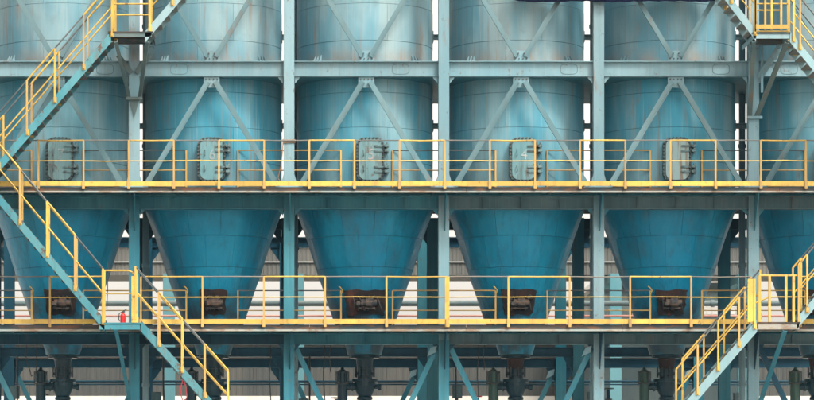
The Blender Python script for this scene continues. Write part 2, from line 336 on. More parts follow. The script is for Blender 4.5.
# ------------------------------------------------------------------ front beams
def oval(m, cx, cz, y, hw, hh, r=0.012):
    pts = []
    for k in range(33):
        a = 2 * PI * k / 32
        ca, sa = math.cos(a), math.sin(a)
        pts.append((cx + hw * math.copysign(abs(ca) ** .55, ca), y, cz + hh * math.copysign(abs(sa) ** .55, sa)))
    m.tube(pts, r, 5, False); return m
OV = {0: [105], 1: [179], 2: [400.5], 3: [569], 4: [721], 5: [789]}
for i in range(6):
    xa, xb = CX_[i] + .012, CX_[i + 1] - .012
    for (py0, py1, mt, lab) in ((61.5, 77, 'steel', 'pale I-beam crossing the front of %s below its upper braces' % SIL[i]),
                                (196.5, 209.5, 'teal' if i < 3 else 'tealgrey', 'beam under the upper walkway across the cone rim of %s' % SIL[i]),  # beam colours run from shaded left bays to veiled right bays
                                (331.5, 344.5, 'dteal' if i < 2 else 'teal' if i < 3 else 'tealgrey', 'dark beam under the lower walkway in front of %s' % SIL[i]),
                                (-74, -59, 'steel', 'topmost tie beam across the front of %s' % SIL[i])):
        zc = (Z0(py0) + Z0(py1)) / 2; h = Z0(py0) - Z0(py1)
        b = thing('steel_beam', ((xa + xb) / 2, 0, Z0(py1)), lab, 'beam', 'front beams')
        part('web_and_flanges', MB().ibeam((xa, 0, zc), (xb, 0, zc), h, 0.2), mt, b)
        if mt == 'steel' and py0 > 0:
            for p in OV[i]: part('oval_weld', oval(MB(), X0(p), zc, -.009, .21, .125, .005), 'strut', b)
            sx = X0(SPX[i])
            part('gusset_plate', MB().prism([(sx - .2, -.05, Z0(77) - .003), (sx + .2, -.05, Z0(77) - .003), (sx + .2, -.05, Z0(83)), (sx + .08, -.05, Z0(88)), (sx - .08, -.05, Z0(88)), (sx - .2, -.05, Z0(83))], (0, .018, 0)), 'steel', b)
            part('gusset_plate', MB().prism([(sx - .2, -.05, Z0(61.5) + .003), (sx + .2, -.05, Z0(61.5) + .003), (sx + .2, -.05, Z0(56)), (sx + .08, -.05, Z0(51)), (sx - .08, -.05, Z0(51)), (sx - .2, -.05, Z0(56))], (0, .018, 0)), 'steel', b)
            m = MB()
            for e in (-.14, -.05, .05, .14):
                for zb in (Z0(79.5), Z0(59)): m.lathe([(.016, -.075), (.016, -.05)], (sx + e, 0, zb), 6, 'y')
            for e in (-.07, .07):
                for zb in (Z0(85), Z0(54)): m.lathe([(.016, -.115), (.016, -.05)], (sx + e, 0, zb), 6, 'y')
            part('bolt_heads', m, 'bolt', b)['kind'] = 'stuff'
        elif py0 > 0:
            for q in (.25, .5, .75):
                xx = xa + (xb - xa) * q
                part('web_stiffener', MB().box(xx - .008, xx + .008, -.09, -.008, zc - h / 2 + .021, zc + h / 2 - .021), mt, b)

# ------------------------------------------------------------------ diagonal braces in front of the shells
for i in range(6):
    sx = X0(SPX[i])
    for q in (-1, 1):
        j = i if q < 0 else i + 1
        nb = SIL[i + q] if 0 <= i + q < 6 else 'the open end'
        a = Vector((sx + q * .09, -.075, Z0(82))); b = Vector((CX_[j] - q * .25, -.075, Z_D1 + .03))
        solo('diagonal_brace', MB().angle(a, b, .135, .055), 'brace', 'pale brace on the shell of %s falling towards %s' % (SIL[i], nb), 'brace', 'lower shell braces')
        a = Vector((sx + q * .1, -.075, Z0(57))); b = Vector((CX_[j] - q * .16, -.075, Z0(-55)))
        solo('diagonal_brace', MB().angle(a, b, .125, .055), 'brace', 'pale brace on the shell of %s rising towards %s' % (SIL[i], nb), 'brace', 'upper shell braces')

# ------------------------------------------------------------------ rear rows of columns and beams
for r_, (yy, rn, zt) in enumerate(((ROW2, 'second', ZTOP), (ROW3, 'third', Z0(196)))):
    for i, x in enumerate(CX_):
        c = thing('steel_column', (x, yy, 0), 'dark %s row steel column %s' % (rn, between(i)), 'column', '%s row columns' % rn)
        part('shaft', hshaft(x, yy, 0.02, min(zt, Z_D1 - .2), .29, .30), 'dteal' if i < 3 else 'teal', c)  # rear shafts coloured lighter to the right, following the veil of light
        part('ground_plate', MB().box(x - .3, x + .3, yy - .3, yy + .3, 0, .018), 'dteal', c)
        for py in (209, 344):
            for q in (-1, 1):
                zb = Z0(py) - .004
                part('corner_gusset', MB().prism([(x + q * .15, yy - .06, zb), (x + q * .4, yy - .06, zb), (x + q * .4, yy - .06, zb - .05), (x + q * .15, yy - .06, zb - .4)], (0, .016, 0)), 'dteal', c)
    for i in range(6):
        xa, xb = CX_[i] + .012, CX_[i + 1] - .012
        lv = [(198, 209.5, 'upper'), (334.3, 344.3, 'lower')]
        for (p0, p1, ln) in lv:
            zc = (Z0(p0) + Z0(p1)) / 2; h = Z0(p0) - Z0(p1)
            b = thing('steel_beam', ((xa + xb) / 2, yy, zc - h / 2), 'dark %s beam of the %s row behind %s' % (ln, rn, SIL[i]), 'beam', '%s row beams' % rn)
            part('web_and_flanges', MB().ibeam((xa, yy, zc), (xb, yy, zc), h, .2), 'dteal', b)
            if r_ == 1 and ln == 'lower':
                part('rusty_flange_strip', MB().box(xa + .15, xb - .15, yy - .11, yy + .1, zc + h / 2 + .001, zc + h / 2 + .02), 'rust', b)

# knee braces under the lower walkway, meeting a ground tie
ZK = Z0(486)
def knee(i, q, yy, mt, rn):
    x = CX_[i]; mid = x + q * (PITCH / S / 2)
    a = Vector((x + q * .16, yy - .02, Z0(347))); b = Vector((mid - q * .1, yy - .02, ZK))
    s = i if q > 0 else i - 1
    o = thing('knee_brace', ((a.x + b.x) / 2, yy, ZK), 'slanting %s row brace under %s on its %s side' % (rn, SIL[s], (SIL + ['open'])[s - q].replace('the ', '')), 'brace', 'knee braces')
    part('brace_bar', MB().channel(a, b, .13, .07), mt, o)
    if q < 0:
        zt = Z0(344.6); part('gusset_plate', MB().prism([(x - .17, yy - .09, zt - .03), (x - .33, yy - .09, zt - .08), (x - .42, yy - .09, zt - .3), (x - .2, yy - .09, zt - .2)], (0, .015, 0)), 'steel', o)  # gusset painted paler to stand for light catching it
for (i, q) in ((0, 1), (2, 1), (3, -1), (3, 1), (4, -1), (5, 1)): knee(i, q, 0, 'teal' if i < 5 else 'dteal', 'front')
for (i, q) in ((0, 1), (1, -1), (3, -1), (4, -1), (2, 1), (5, -1)): knee(i, q, ROW3, 'teal', 'third')
for yy, rn in ((0, 'front'), (ROW3, 'third')):
    for i in range(6):
        xa, xb = CX_[i] + .012, CX_[i + 1] - .012
        solo('tie_beam', MB().ibeam((xa, yy, ZK - .1), (xb, yy, ZK - .1), .2, .16), 'dteal', 'low %s row tie beam beneath %s' % (rn, SIL[i]), 'beam', 'low tie beams')

# ------------------------------------------------------------------ floor plate at the top beam, seen from below
xa, xb = CX_[0] - .3, CX_[6] + .3
solo('floor_plate', MB().box(xa, xb, .11, 4.7, Z0(77) - .0, Z0(77) + .03), 'teal', 'steel floor plate between the silo shells level with the pale I-beams', 'floor')

# ------------------------------------------------------------------ silos
RS, YS = 1.74, 1.97
KS = 1 + YS / DIST
KF = 1 + (YS - RS) / DIST
def zs_front(py): return EYE + (HZ - py) * KF / S
cache = {}
def patch(key, a0, a1, z0, r0, z1, r1, n, th=0.025):
    """one curved plate, its edges turned in so that the joint is a groove; angles from the front (-Y)"""
    if key in cache: return cache[key]
    m = MB(); vo = []; vi = []
    for k in range(n + 1):
        a = a0 + (a1 - a0) * k / n; s_, c_ = math.sin(a), -math.cos(a)
        vo.append(((r0 * s_, r0 * c_, z0), (r1 * s_, r1 * c_, z1)))
        vi.append((((r0 - th) * s_, (r0 - th) * c_, z0), ((r1 - th) * s_, (r1 - th) * c_, z1)))
    vs_ = [p for q in vo for p in q]
    m.add(vs_, [(2 * k, 2 * k + 2, 2 * k + 3, 2 * k + 1) for k in range(n)], True)
    for side in (0, 1):
        vs_ = []
        for k in range(n + 1): vs_ += [vo[k][side], vi[k][side]]
        m.add(vs_, [(2 * k, 2 * k + 2, 2 * k + 3, 2 * k + 1) for k in range(n)])
    for k in (0, n): m.add([vo[k][0], vo[k][1], vi[k][1], vi[k][0]], [(0, 1, 2, 3)])
    me = bpy.data.meshes.new('shell_plate')
    me.from_pydata(m.v, [], m.f); me.polygons.foreach_set('use_smooth', m.sm); me.update()
    cache[key] = me; return me
SHELL_Y = [-118, -85, -33, 3, 40, 66, 92, 127, 160, 205]
# cone: radius by height (apparent half widths measured at the silo's axis distance)
def zc_(py): return EYE + (HZ - py) * KS / S
ZCT = zs_front(205)
CONE = [(ZCT, RS), (zc_(241), 1.475), (zc_(271), 1.235), (zc_(299), .985), (zc_(322), .79), (zc_(345), .50), (zc_(355), .43)]
def font_mesh(txt, size):
    cu = bpy.data.curves.new('num', 'FONT'); cu.body = txt; cu.size = size; cu.extrude = .004; cu.align_x = 'CENTER'; cu.align_y = 'CENTER'
    o = bpy.data.objects.new('num', cu); COL.objects.link(o)
    bpy.context.view_layer.update()
    me = bpy.data.meshes.new_from_object(o.evaluated_get(bpy.context.evaluated_depsgraph_get()))
    bpy.data.objects.remove(o); bpy.data.curves.remove(cu); return me
def rrect(cx, cz, hw, hh, r, n=6):
    pts = []
    for (sx, sz, a0) in ((1, 1, 0), (-1, 1, 90), (-1, -1, 180), (1, -1, 270)):
        for k in range(n + 1):
            a = R_(a0 + 90 * k / n); pts.append((cx + sx * (hw - r) + r * math.cos(a), cz + sz * (hh - r) + r * math.sin(a)))
    return pts
HATCH_PX = [60, 211.5, 370, 523, 676.5, 831]
LAB = ['blue steel silo with a white seven painted on its hatch',
       'blue steel silo with a white six painted on its hatch',
       'blue steel silo with a faint pinkish five painted on its hatch',
       'blue steel silo with a white four painted on its hatch',
       'blue steel silo whose hatch is streaked with rust and shows no painted figure',
       'blue steel silo at the end of the row beside the fenced landing']
rnd = random.Random(3)
for i in range(6):
    cx = SAX[i]; s = thing('silo', (cx, YS, 0), LAB[i], 'silo', 'row of silos')
    # liner just behind the plates
    prof = [(RS - .03, ZCT), (RS - .03, ZTOP)]
    m = MB().lathe([(r - .03, z) for z, r in reversed(CONE)] + [(RS - .03, ZTOP)], (cx, YS, 0), 40)
    part('inner_wall', m, 'seam', s)
    for k in range(len(SHELL_Y) - 1):
        z1, z0 = zs_front(SHELL_Y[k]), zs_front(SHELL_Y[k + 1])
        rr = RS + (.004 if k % 2 else 0)
        for j in range(6):
            off = 17 if k % 2 else 47
            a0 = R_(60 * j + off) + .0015; a1 = R_(60 * (j + 1) + off) - .0015
            me = patch(('s', k, j), a0, a1, z0 + .0045, rr, z1 - .0045, rr, 10)
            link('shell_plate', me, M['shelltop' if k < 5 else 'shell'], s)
    for k in range(len(CONE) - 1):
        (z1, r1), (z0, r0) = CONE[k], CONE[k + 1]
        n = 12 if k < 4 else 6
        for j in range(n):
            st = 360 / n; off = (7 if k % 2 == 0 else 22)
            a0 = R_(st * j + off) + .002; a1 = R_(st * (j + 1) + off) - .002
            me = patch(('c', k, j), a0, a1, z0 + .004, r0, z1 - .004, r1, 5 if n == 12 else 8)
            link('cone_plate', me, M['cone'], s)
    # roof
    part('roof', MB().lathe([(RS + .06, ZTOP), (RS + .06, ZTOP + .05), (.35, ZTOP + .7), (.35, ZTOP + .9)], (cx, YS, 0), 40), 'shell', s)
    # rim flange where the cone begins
    # lifting fins above the pale beam
    for q in (-1, 1):
        for t_ in (-1, 0, 1):
            a = R_(q * 44 + t_ * 3.2); sx, sy = math.sin(a), -math.cos(a)
            p0 = Vector((cx + sx * (RS + .004), YS + sy * (RS + .004), Z0(64))); o = Vector((sx, sy, 0))
            tx = Vector((-sy, sx, 0)) * .014
            m = MB().prism([p0 - tx, p0 + o * .16 - tx, p0 + o * .16 + Vector((0, 0, .06)) - tx, p0 + Vector((0, 0, .32)) - tx], tx * 2)
            part('bracket_fin', m, 'steel', s)
    # hatch
    hp = W(HATCH_PX[i], 160, YS - RS); hx, hz = hp.x, hp.z
    yf = YS - math.sqrt(RS * RS - min(.3, abs(hx - cx)) ** 2) - .02
    hw, hh = .355, .555
    neck = MB()
    pts = rrect(hx, hz, hw, hh, .22)
    neck.prism([(a, yf - .10, b) for a, b in pts], (0, .32, 0))
    hat = part('hatch', neck, 'hatchdk', s)
    part('hatch_cover', MB().prism([(a, yf - .135, b) for a, b in rrect(hx + .005, hz, hw - .065, hh - .045, .17)], (0, .034, 0)), 'hatchrust' if i == 4 else 'hatch', hat)
    # bolts round the rim
    m = MB(); per = rrect(hx, hz, hw - .025, hh - .022, .2, 4)
    L = []; acc = 0
    for a, b in zip(per, per[1:] + per[:1]):
        d = math.dist(a, b); L.append((acc, a, b, d)); acc += d
    nb = 34
    for k in range(nb):
        t_ = acc * k / nb
        for (s0, a, b, d) in L:
            if s0 <= t_ < s0 + d + 1e-9 and d > 0:
                u = (t_ - s0) / d; bx, bz = a[0] + (b[0] - a[0]) * u, a[1] + (b[1] - a[1]) * u
                m.lathe([(.024, -.175), (.024, -.10)], (bx, yf, bz), 6, 'y'); break
    part('bolts', m, 'bolt', hat)['kind'] = 'stuff'
    for zz in (hz + .27, hz - .25):
        m = MB()
        for e in (-.06, .06):
            m.box(hx + .10, hx + .43, yf - .16, yf - .136, zz + e - .022, zz + e + .022)
            m.box(hx + .36, hx + .46, yf - .24, yf + .1, zz + e - .03, zz + e + .03)
        m.lathe([(.03, -.14), (.03, .14)], (hx + .42, yf - .18, zz), 8, 'z')
        part('hinge', m, 'hatchdk', hat)
    m = MB()
    for zz in (hz + .17, hz - .22): m.tube([(hx - .16, yf - .135, zz - .08), (hx - .16, yf - .19, zz - .06), (hx - .16, yf - .19, zz + .06), (hx - .16, yf - .135, zz + .08)], .010, 6)
    part('handle', m, 'hatchdk', hat)
    if i < 4:
        me = font_mesh(NUM[i], .40); me.materials.clear(); me.materials.append(M['pink' if i == 2 else 'white'])
        o = bpy.data.objects.new('painted_number', me); COL.objects.link(o); o.parent = hat
        o.location = (hx + .02 - cx, yf - .1385 - YS, hz + .11); o.rotation_euler = (R_(90), R_(4), 0); o.scale = (.85, 1, 1)
    # discharge opening in the cone, just above the lower walkway
    sc_ = [1.0, .85, 1.35, 1.05, .95, 1.0][i]
    zt, zb = zc_(293), zc_(317.5)
    def rz(z):
        for (za, ra), (zb_, rb) in zip(CONE, CONE[1:]):
            if zb_ <= z <= za: return rb + (ra - rb) * (z - zb_) / (za - zb_)
        return .5
    wt, wb = .42 * sc_, .34 * sc_
    yt, yb = YS - rz(zt) - .02, YS - rz(zb) - .02
    def trap(mg, o):
        return [(cx - wt - mg, yt - o, zt + mg), (cx + wt + mg, yt - o, zt + mg), (cx + wb + mg, yb - o, zb - mg), (cx - wb - mg, yb - o, zb - mg)]
    jr = random.Random(40 + i); zm = (zt + zb) / 2; ym = (yt + yb) / 2
    T = trap(0, 0); ring = []
    for A, B in zip(T, T[1:] + T[:1]):
        for k in range(7):
            u = k / 7; p_ = [A[e] + (B[e] - A[e]) * u for e in range(3)]
            ring.append((p_[0] + jr.uniform(-.025, .025), p_[1], p_[2] + jr.uniform(-.03, .03)))
    op = part('discharge_door', MB().prism(ring, (0, .14, 0)), 'rust', s)
    m = MB()
    m.lathe([(.05, -.2), (.09, -.2), (.09, -.08), (.115, -.08), (.115, .10), (.08, .10), (.08, .2), (.04, .2)], (cx + .05 * sc_, ym - .12, zm - .02), 12, 'x')
    m.lathe([(.05, -.2), (.075, -.12), (.075, .06), (.04, .14)], (cx - .15 * sc_, ym - .06, zm - .05), 10, 'y')
    m.box(cx - .2, cx + .22, ym - .12, ym - .02, zm - .17, zm - .13)
    part('vibrator_motor', m, 'machine', op)
    m = MB()
    for q in range(9):
        ux, uz = jr.uniform(-.27, .27) * sc_, jr.uniform(-.2, .16)
        r0 = jr.uniform(.03, .075)
        m.lathe([(r0 * .4, -r0), (r0, -r0 * .4), (r0 * .9, r0 * .5), (r0 * .3, r0)], (cx + ux, ym - jr.uniform(.02, .1), zm + uz), 7, jr.choice('xyz'))
    part('caked_lumps', m, 'machine' if i % 2 else 'rust', op)['kind'] = 'stuff'
    m = MB()
    for q in range(5): m.tube([(cx - .25 * sc_ + .1 * q * sc_, ym - .05, zm + .16), (cx - .2 * sc_ + .11 * q * sc_ + jr.uniform(-.05, .05), ym - .16, zm + .02 * q), (cx - .22 * sc_ + .13 * q * sc_, ym - .05, zm - .2)], .013, 5)
    part('hoses', m, 'bolt', op)['kind'] = 'stuff'

# struts that tie neighbouring shells together
for i in range(5):
    xa, xb = SAX[i] + RS - .01, SAX[i + 1] - RS + .01
    for (py, ln) in ((113, 'lower'), (22, 'upper')):
        zt_ = Z0(py); o = thing('shell_tie', ((xa + xb) / 2, YS, zt_ - .12), 'short %s strut tying %s to %s' % (ln, SIL[i], SIL[i + 1]), 'strut', 'shell ties')
        part('strut_bar', MB().ibeam((xa, YS, zt_ - .06), (xb, YS, zt_ - .06), .13, .12), 'tealgrey', o)
        for (x, q) in ((xa, 1), (xb, -1)): part('pad_plate', MB().box(min(x, x + q * .03), max(x, x + q * .03), YS - .12, YS + .12, zt_ - .2, zt_ + .08), 'tealgrey', o)
# ------------------------------------------------------------------ valves below the cones
for i in range(6):
    cx = SAX[i]
    v = thing('discharge_valve', (cx, YS, zc_(440)), 'dark teal discharge valve hanging under the cone of %s' % SIL[i], 'valve', 'discharge valves')
    def zz(py): return zc_(py)
    part('flange', MB().lathe([(.38, zz(358.5)), (.38, zz(355.4))], (cx, YS, 0), 24), 'valve', v)
    part('neck', MB().lathe([(.24, zz(358.6)), (.215, zz(361)), (.19, zz(369))], (cx, YS, 0), 20), 'neck' if i >= 3 else 'valve', v)
    part('spool', MB().lathe([(.19, zz(379)), (.19, zz(375)), (.24, zz(375)), (.24, zz(372.5)), (.19, zz(372.5)), (.19, zz(369.1))], (cx, YS, 0), 20), 'valve', v)
    m = MB()
    for q in range(8):
        a = 2 * PI * q / 8 + .2; m.tube([(cx + .25 * math.cos(a), YS + .25 * math.sin(a), zz(377)), (cx + .25 * math.cos(a), YS + .25 * math.sin(a), zz(367))], .018, 6)
    part('tie_bolts', m, 'bolt', v)['kind'] = 'stuff'
    part('body', MB().lathe([(.14, zz(440)), (.14, zz(401)), (.20, zz(399.5)), (.20, zz(397.5)), (.17, zz(396)), (.24, zz(391)), (.27, zz(386)), (.27, zz(382)), (.33, zz(382)), (.33, zz(379.2)), (.2, zz(379.1))], (cx, YS, 0), 24), 'valve', v)
    part('side_stub', MB().lathe([(.05, .2), (.05, .34), (.09, .34), (.09, .42), (.04, .42)], (cx, YS, zz(387)), 10, 'x'), 'valve', v)
    part('link_pipe', MB().lathe([(.09, -.5), (.09, -.34), (.13, -.34), (.13, -.3), (.09, -.3), (.09, -.2)], (cx, YS, zz(386.5)), 10, 'x'), 'valve', v)
    ax = cx - .57
    a = part('actuator', MB().lathe([(.13, zz(440)), (.13, zz(384)), (.10, zz(384)), (.10, zz(382)), (.14, zz(382)), (.14, zz(372)), (.11, zz(370.5)), (.05, zz(369)), (.03, zz(367))], (ax, YS, 0), 14), 'valveg' if i >= 3 else 'valve', v)
    m = MB()
    for q in range(6):
        an = 2 * PI * q / 6; m.tube([(ax + .16 * math.cos(an), YS + .16 * math.sin(an), zz(384)), (ax + .16 * math.cos(an), YS + .16 * math.sin(an), zz(371))], .014, 5)
    m.lathe([(.165, zz(384.5)), (.165, zz(383.2))], (ax, YS, 0), 12); m.lathe([(.165, zz(373)), (.165, zz(371.8))], (ax, YS, 0), 12)
    part('tie_bolts', m, 'bolt', a)['kind'] = 'stuff'

# ------------------------------------------------------------------ walkways
for (nm, py_, zt, lab) in (('upper', 187.2, Z_D1, 'rusty edged upper steel walkway running past the numbered hatches'), ('lower', 324.6, Z_D2, 'rusty edged lower steel walkway running past the cone outlets')):
    d = thing('walkway', ((CX_[0] + CX_[6]) / 2, 0, zt - .1), lab, 'walkway', 'steel walkways')
    ybk = ROW2 + .1 if nm == 'upper' else 2.9
    part('deck_plate', MB().box(CX_[0] - .4, CX_[6] + .4, YF + .02, ybk, zt - .07, zt - .055), 'deckplate', d)
    ze0 = EYE + (HZ - py_) * (1 + YF / DIST) / S; ze1 = EYE + (HZ - py_ - (3.6 if nm == 'upper' else 4.6)) * (1 + YF / DIST) / S
    for i in range(-1, 7):
        a = (CX_[0] - .42 if i < 0 else CX_[i] + .5); b = (CX_[6] + .42 if i == 6 else CX_[i + 1] + .5)
        if i == 6: a = CX_[6] + .5 - .5 ; continue
        if i == 5: b = CX_[6] + .4
        part('edge_plate', MB().box(a + .004, b - .004, YF, YF + .016, ze1, ze0), 'deckedge', d)
        m = MB().box(a + .003, b - .003, YF - .012, YF + .1, ze1 - .045, ze1 - .002)
        part('edge_angle', m, 'angle', d)
    # joists under the plate
    for j in range(40):
        x = CX_[0] + (CX_[6] - CX_[0]) * (j + .5) / 40
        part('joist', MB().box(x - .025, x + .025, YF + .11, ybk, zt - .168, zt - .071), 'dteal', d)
    part('edge_stringer', MB().box(CX_[0] - .4, CX_[6] + .4, -.30, -.27, zt - .165, zt - .072).box(CX_[0] - .4, CX_[6] + .4, -.36, -.30, zt - .182, zt - .169), 'teal', d)

# ------------------------------------------------------------------ railings
def tube2(a, b, r, n=8): return MB().tube([a, b], r, n)
def railing(name, label, posts, ztop, zmid, zfloor, Y, yel0, skip=(), thick=()):
    r = thing(name, (posts[0], Y, zfloor), label, 'railing', 'walkway railings')
    for k, x in enumerate(posts):
        t_ = .022 if k not in thick else .055
        part('post', MB().box(x - t_, x + t_, Y - .02, Y + .02, zfloor - .05, ztop), 'post' if k not in thick else 'yellow', r)
        part('post_clip', MB().box(x - .034, x + .034, Y - .062, Y - .031, zfloor - .05, zfloor + .15), 'post', r)
    for k in range(len(posts) - 1):
        if k in skip: continue
        a, b = posts[k], posts[k + 1]
        wob = rnd.uniform(-.008, .008)
        dark = (k + yel0) % 2
        sg = rnd.uniform(-.012, .004)
        part('top_rail', MB().tube([(a, Y, ztop), (a * .5 + b * .5, Y, ztop + sg), (b, Y, ztop)], .015 if dark else .018, 7), 'greyrail' if dark else 'yellow', r)
        mx = (a + b) / 2
        part('middle_rail', MB().tube([(a, Y, zmid), (mx, Y, zmid + wob * 1.6), (b, Y, zmid)], .015, 7), 'yellow', r)
        part('toe_board', MB().box(a + .002, b - .002, Y - .03, Y - .022, zfloor + .03 + wob * .5, zfloor + .145 + wob * .5), 'yellow', r)
    return r
kR = 1 + YF / DIST
def XR(px): return (px - CX) * kR / S
def ZR(py): return EYE + (HZ - py) * kR / S
p1 = [XR(38.5 + 45.13 * k) for k in range(-2, 19)]
railing('walkway_railing', 'yellow and black pipe railing along the upper walkway by the hatches', p1, ZR(140.5), ZR(161), ZR(187.3), YF - .02, 0)
p2 = [XR(p) for p in (-72, -11, 50, 104)]
railing('walkway_railing', 'yellow pipe railing of the lower walkway under the silo seven cone', p2, ZR(276.5), ZR(297.5), ZR(325), YF - .02, 0)
p2 = [XR(p) for p in (141, 202.5, 263.8, 325, 386.5, 447.2, 508.4, 569.6, 630, 691, 751)]
railing('walkway_railing', 'long yellow and black pipe railing of the lower walkway between the two stairs', p2, ZR(276.7), ZR(297.3), ZR(325), YF - .02, 0, thick=(5,))
p2 = [XR(p) for p in (800, 861, 920)]
railing('walkway_railing', 'yellow pipe railing of the lower walkway under the end silo', p2, ZR(276.7), ZR(297.3), ZR(325), YF - .02, 0)

# inner guard panels that close the gaps between the silos
YI = .33
def guard(i, lvl):
    c = COLPX[i]
    zfl = Z_D1 if lvl == 1 else Z_D2
    yy = .33 if lvl == 1 else .9
    h = 1.02 if lvl == 1 else 1.0
    a, b = X0(c - 51) * (1 + yy / DIST), X0(c + 52) * (1 + yy / DIST)
    r = thing('gap_guard', ((a + b) / 2, yy, zfl), 'thin inner guard rail on the %s walkway %s' % ('upper' if lvl == 1 else 'lower', between(i)), 'guard rail', 'inner guard rails')
    for x in (a, b):
        part('post', MB().box(x - .02, x + .02, yy - .02, yy + .02, zfl - .05, zfl + h), 'post', r)
    m = MB(); part('top_rail', tube2((a, yy, zfl + h), (b, yy, zfl + h), .016), 'post' if (i + lvl) % 2 else 'black', r)
    part('middle_rail', tube2((a, yy, zfl + h - .5), (b, yy, zfl + h - .5), .014), 'post', r)
    part('bottom_rail', tube2((a, yy, zfl + .12), (b, yy, zfl + .12), .016), 'post', r)
    if lvl == 2: part('hook', MB().tube([(b, yy - .02, zfl + h - .1), (b + .04, yy - .03, zfl + h), (b - .02, yy - .03, zfl + h + .08), (b - .06, yy - .03, zfl + h + .1)], .016, 6), 'yellow', r)
for i in range(0, 7):
    guard(i, 1); guard(i, 2)

# ------------------------------------------------------------------ stairs
YN, YB = -1.95, -1.1
kN = 1 + YN / DIST
def WN(px, py): return W(px, py, YN)
def flight(label, top, bot, posts, mat, dep=.27, hr=1.17, hm=.6, n=15, dark0=0, foff=0.0, tread='tread', group='stair flights'):
    """top, bot: ends of the near stringer's upper edge; posts: bearings of the near posts, from the top down"""
    T, B = WN(*top), WN(*bot)
    f = thing('stair_flight', ((T.x + B.x) / 2, (YN + YB) / 2, B.z - .3), label, 'stairs', group)
    d = (B - T); up = Vector((0, 0, 1))
    def at(x): return T + d * ((x - T.x) / d.x)
    for y in (YN, YB):
        q = Vector((0, y - YN, 0))
        part('stringer', MB().prism([T + q, B + q, B + q - up * dep, T + q - up * dep], (0, .02, 0)).
             bar(T + q + Vector((0, .045, -.012)), B + q + Vector((0, .045, -.012)), .018, .05), mat, f)
        xs = [WN(p + (foff if y == YB else 0), 0).x for p in posts]
        ps = [at(x) for x in xs]
        for k, p in enumerate(ps):
            part('post', MB().box(p.x - .022, p.x + .022, y - .045, y - .001, p.z - .14, p.z + hr), 'post' if k % 2 else 'yellow', f)
            part('post_plate', MB().box(p.x - .04, p.x + .05, y - .012, y - .002, p.z - .17, p.z - .02), 'yellow', f)
        for k in range(len(ps) - 1):
            a, b = ps[k] + q, ps[k + 1] + q
            dk = (k + dark0) % 2
            part('handrail', tube2(a + up * hr, b + up * hr, .019 if dk else .024), 'black' if dk else 'yellow', f)
            part('middle_rail', tube2(a + up * hm, b + up * hm, .019), 'yellow', f)
    for k in range(n):
        p = T + d * ((k + .5) / n)
        part('tread', MB().box(p.x - .13, p.x + .13, YN + .022, YB - .002, p.z - .16, p.z - .125), tread, f)
    return f
def landing(label, pa, pb, py, mat, th=.12, rails=None, legs=(), yback=YB + .1, deck='deckedge'):
    a, b = WN(pa, py), WN(pb, py)
    f = thing('stair_landing', ((a.x + b.x) / 2, (YN + yback) / 2, a.z - .2), label, 'landing', 'stair landings')
    part('floor_plate', MB().box(a.x, b.x, YN - .02, yback, a.z - .03, a.z), deck, f)
    part('front_channel', MB().box(a.x + .03, b.x - .03, YN, YN + .02, a.z - .03 - th, a.z - .032), mat, f)
    for x in (a.x + .03, b.x - .05):
        part('side_channel', MB().box(x, x + .02, YN + .022, yback, a.z - .03 - th, a.z - .032), mat, f)
    part('cross_joist', MB().box(a.x + .06, b.x - .06, (YN + yback) / 2, (YN + yback) / 2 + .05, a.z - .03 - th * .9, a.z - .033), 'tread', f)
    for (s_, e_, w_, mt) in legs: part('support_strut', MB().channel(s_, e_, w_, .05), mt, f)
    return f, a, b

cxL, cxR = CX_[1], CX_[5]
# left stair tower, top to bottom
flight('weathered blue stair flight climbing from the high bracketed landing past the top beam', (199, -32), (145, 31.5), (195, 172.5, 150), 'stairpale', tread='treadpale', n=7, dark0=1)
zc99 = Z0(99)
f, a, b = landing('small bracketed stair landing fixed high on the column between silo seven and silo six', 108, 153, 31.5, 'strut', .10, yback=-.17,
    legs=[(WN(116, 42), Vector((cxL - .12, -.19, zc99)), .09, 'strut'), (WN(147, 42), Vector((cxL + .14, -.19, zc99)), .09, 'strut')])
part('collar', MB().box(cxL - .2, cxL + .2, -.24, -.155, zc99 - .05, zc99 + .02), 'strut', f)
for q in (-1, 1): part('knee_plate', MB().bar((cxL + q * .4, -.19, a.z - .3), (cxL + q * .06, -.19, a.z - .75), .12, .03), 'strut', f)
part('lower_point', MB().prism([(cxL - .13, -.17, zc99 - .05), (cxL + .13, -.17, zc99 - .05), (cxL, -.17, zc99 - .5)], (0, .015, 0)), 'strut', f)
for y in (YN, -.35):
    for px in (112.5, 149.5):
        x = WN(px, 0).x; part('post', MB().box(x - .028, x + .028, y - .03, y + .01, a.z, a.z + 1.2), 'yellow', f)
    xa_, xb_ = WN(112.5, 0).x, WN(149.5, 0).x
    part('middle_rail', tube2((xa_, y - .01, a.z + .67), (xb_, y - .01, a.z + .67), .02), 'yellow', f)
    part('top_rail', tube2((xa_, y - .01, a.z + 1.19), (xb_, y - .01, a.z + 1.19), .022), 'yellow', f)
flight('weathered blue stair flight rising from beside silo seven to the high bracketed landing', (111, 31.5), (-22, 185), (112, 83.7, 54.8, 27, -1.5, -22), 'stair', n=19, dark0=0, hr=1.17, hm=.58, foff=2.3)
f, a, b = landing('stair landing at the upper walkway end beside silo seven', -62, -14, 186, 'stair')
flight('weathered blue stair flight falling across the silo seven cone to the extinguisher landing', (-14, 177.5), (104.5, 319.5), (-7, 20, 47, 75, 103), 'stair', n=17, dark0=0, hr=.0 + 1.2, hm=.6)
sx0 = Vector((cxL - .05, -.17, Z0(412)))
f, a, b = landing('stair landing with a red extinguisher standing on it by the lower walkway', 98, 141, 322.5, 'stair', .14, legs=[(WN(116, 330), sx0, .09, 'teal')], yback=YF - .05, deck='stair')
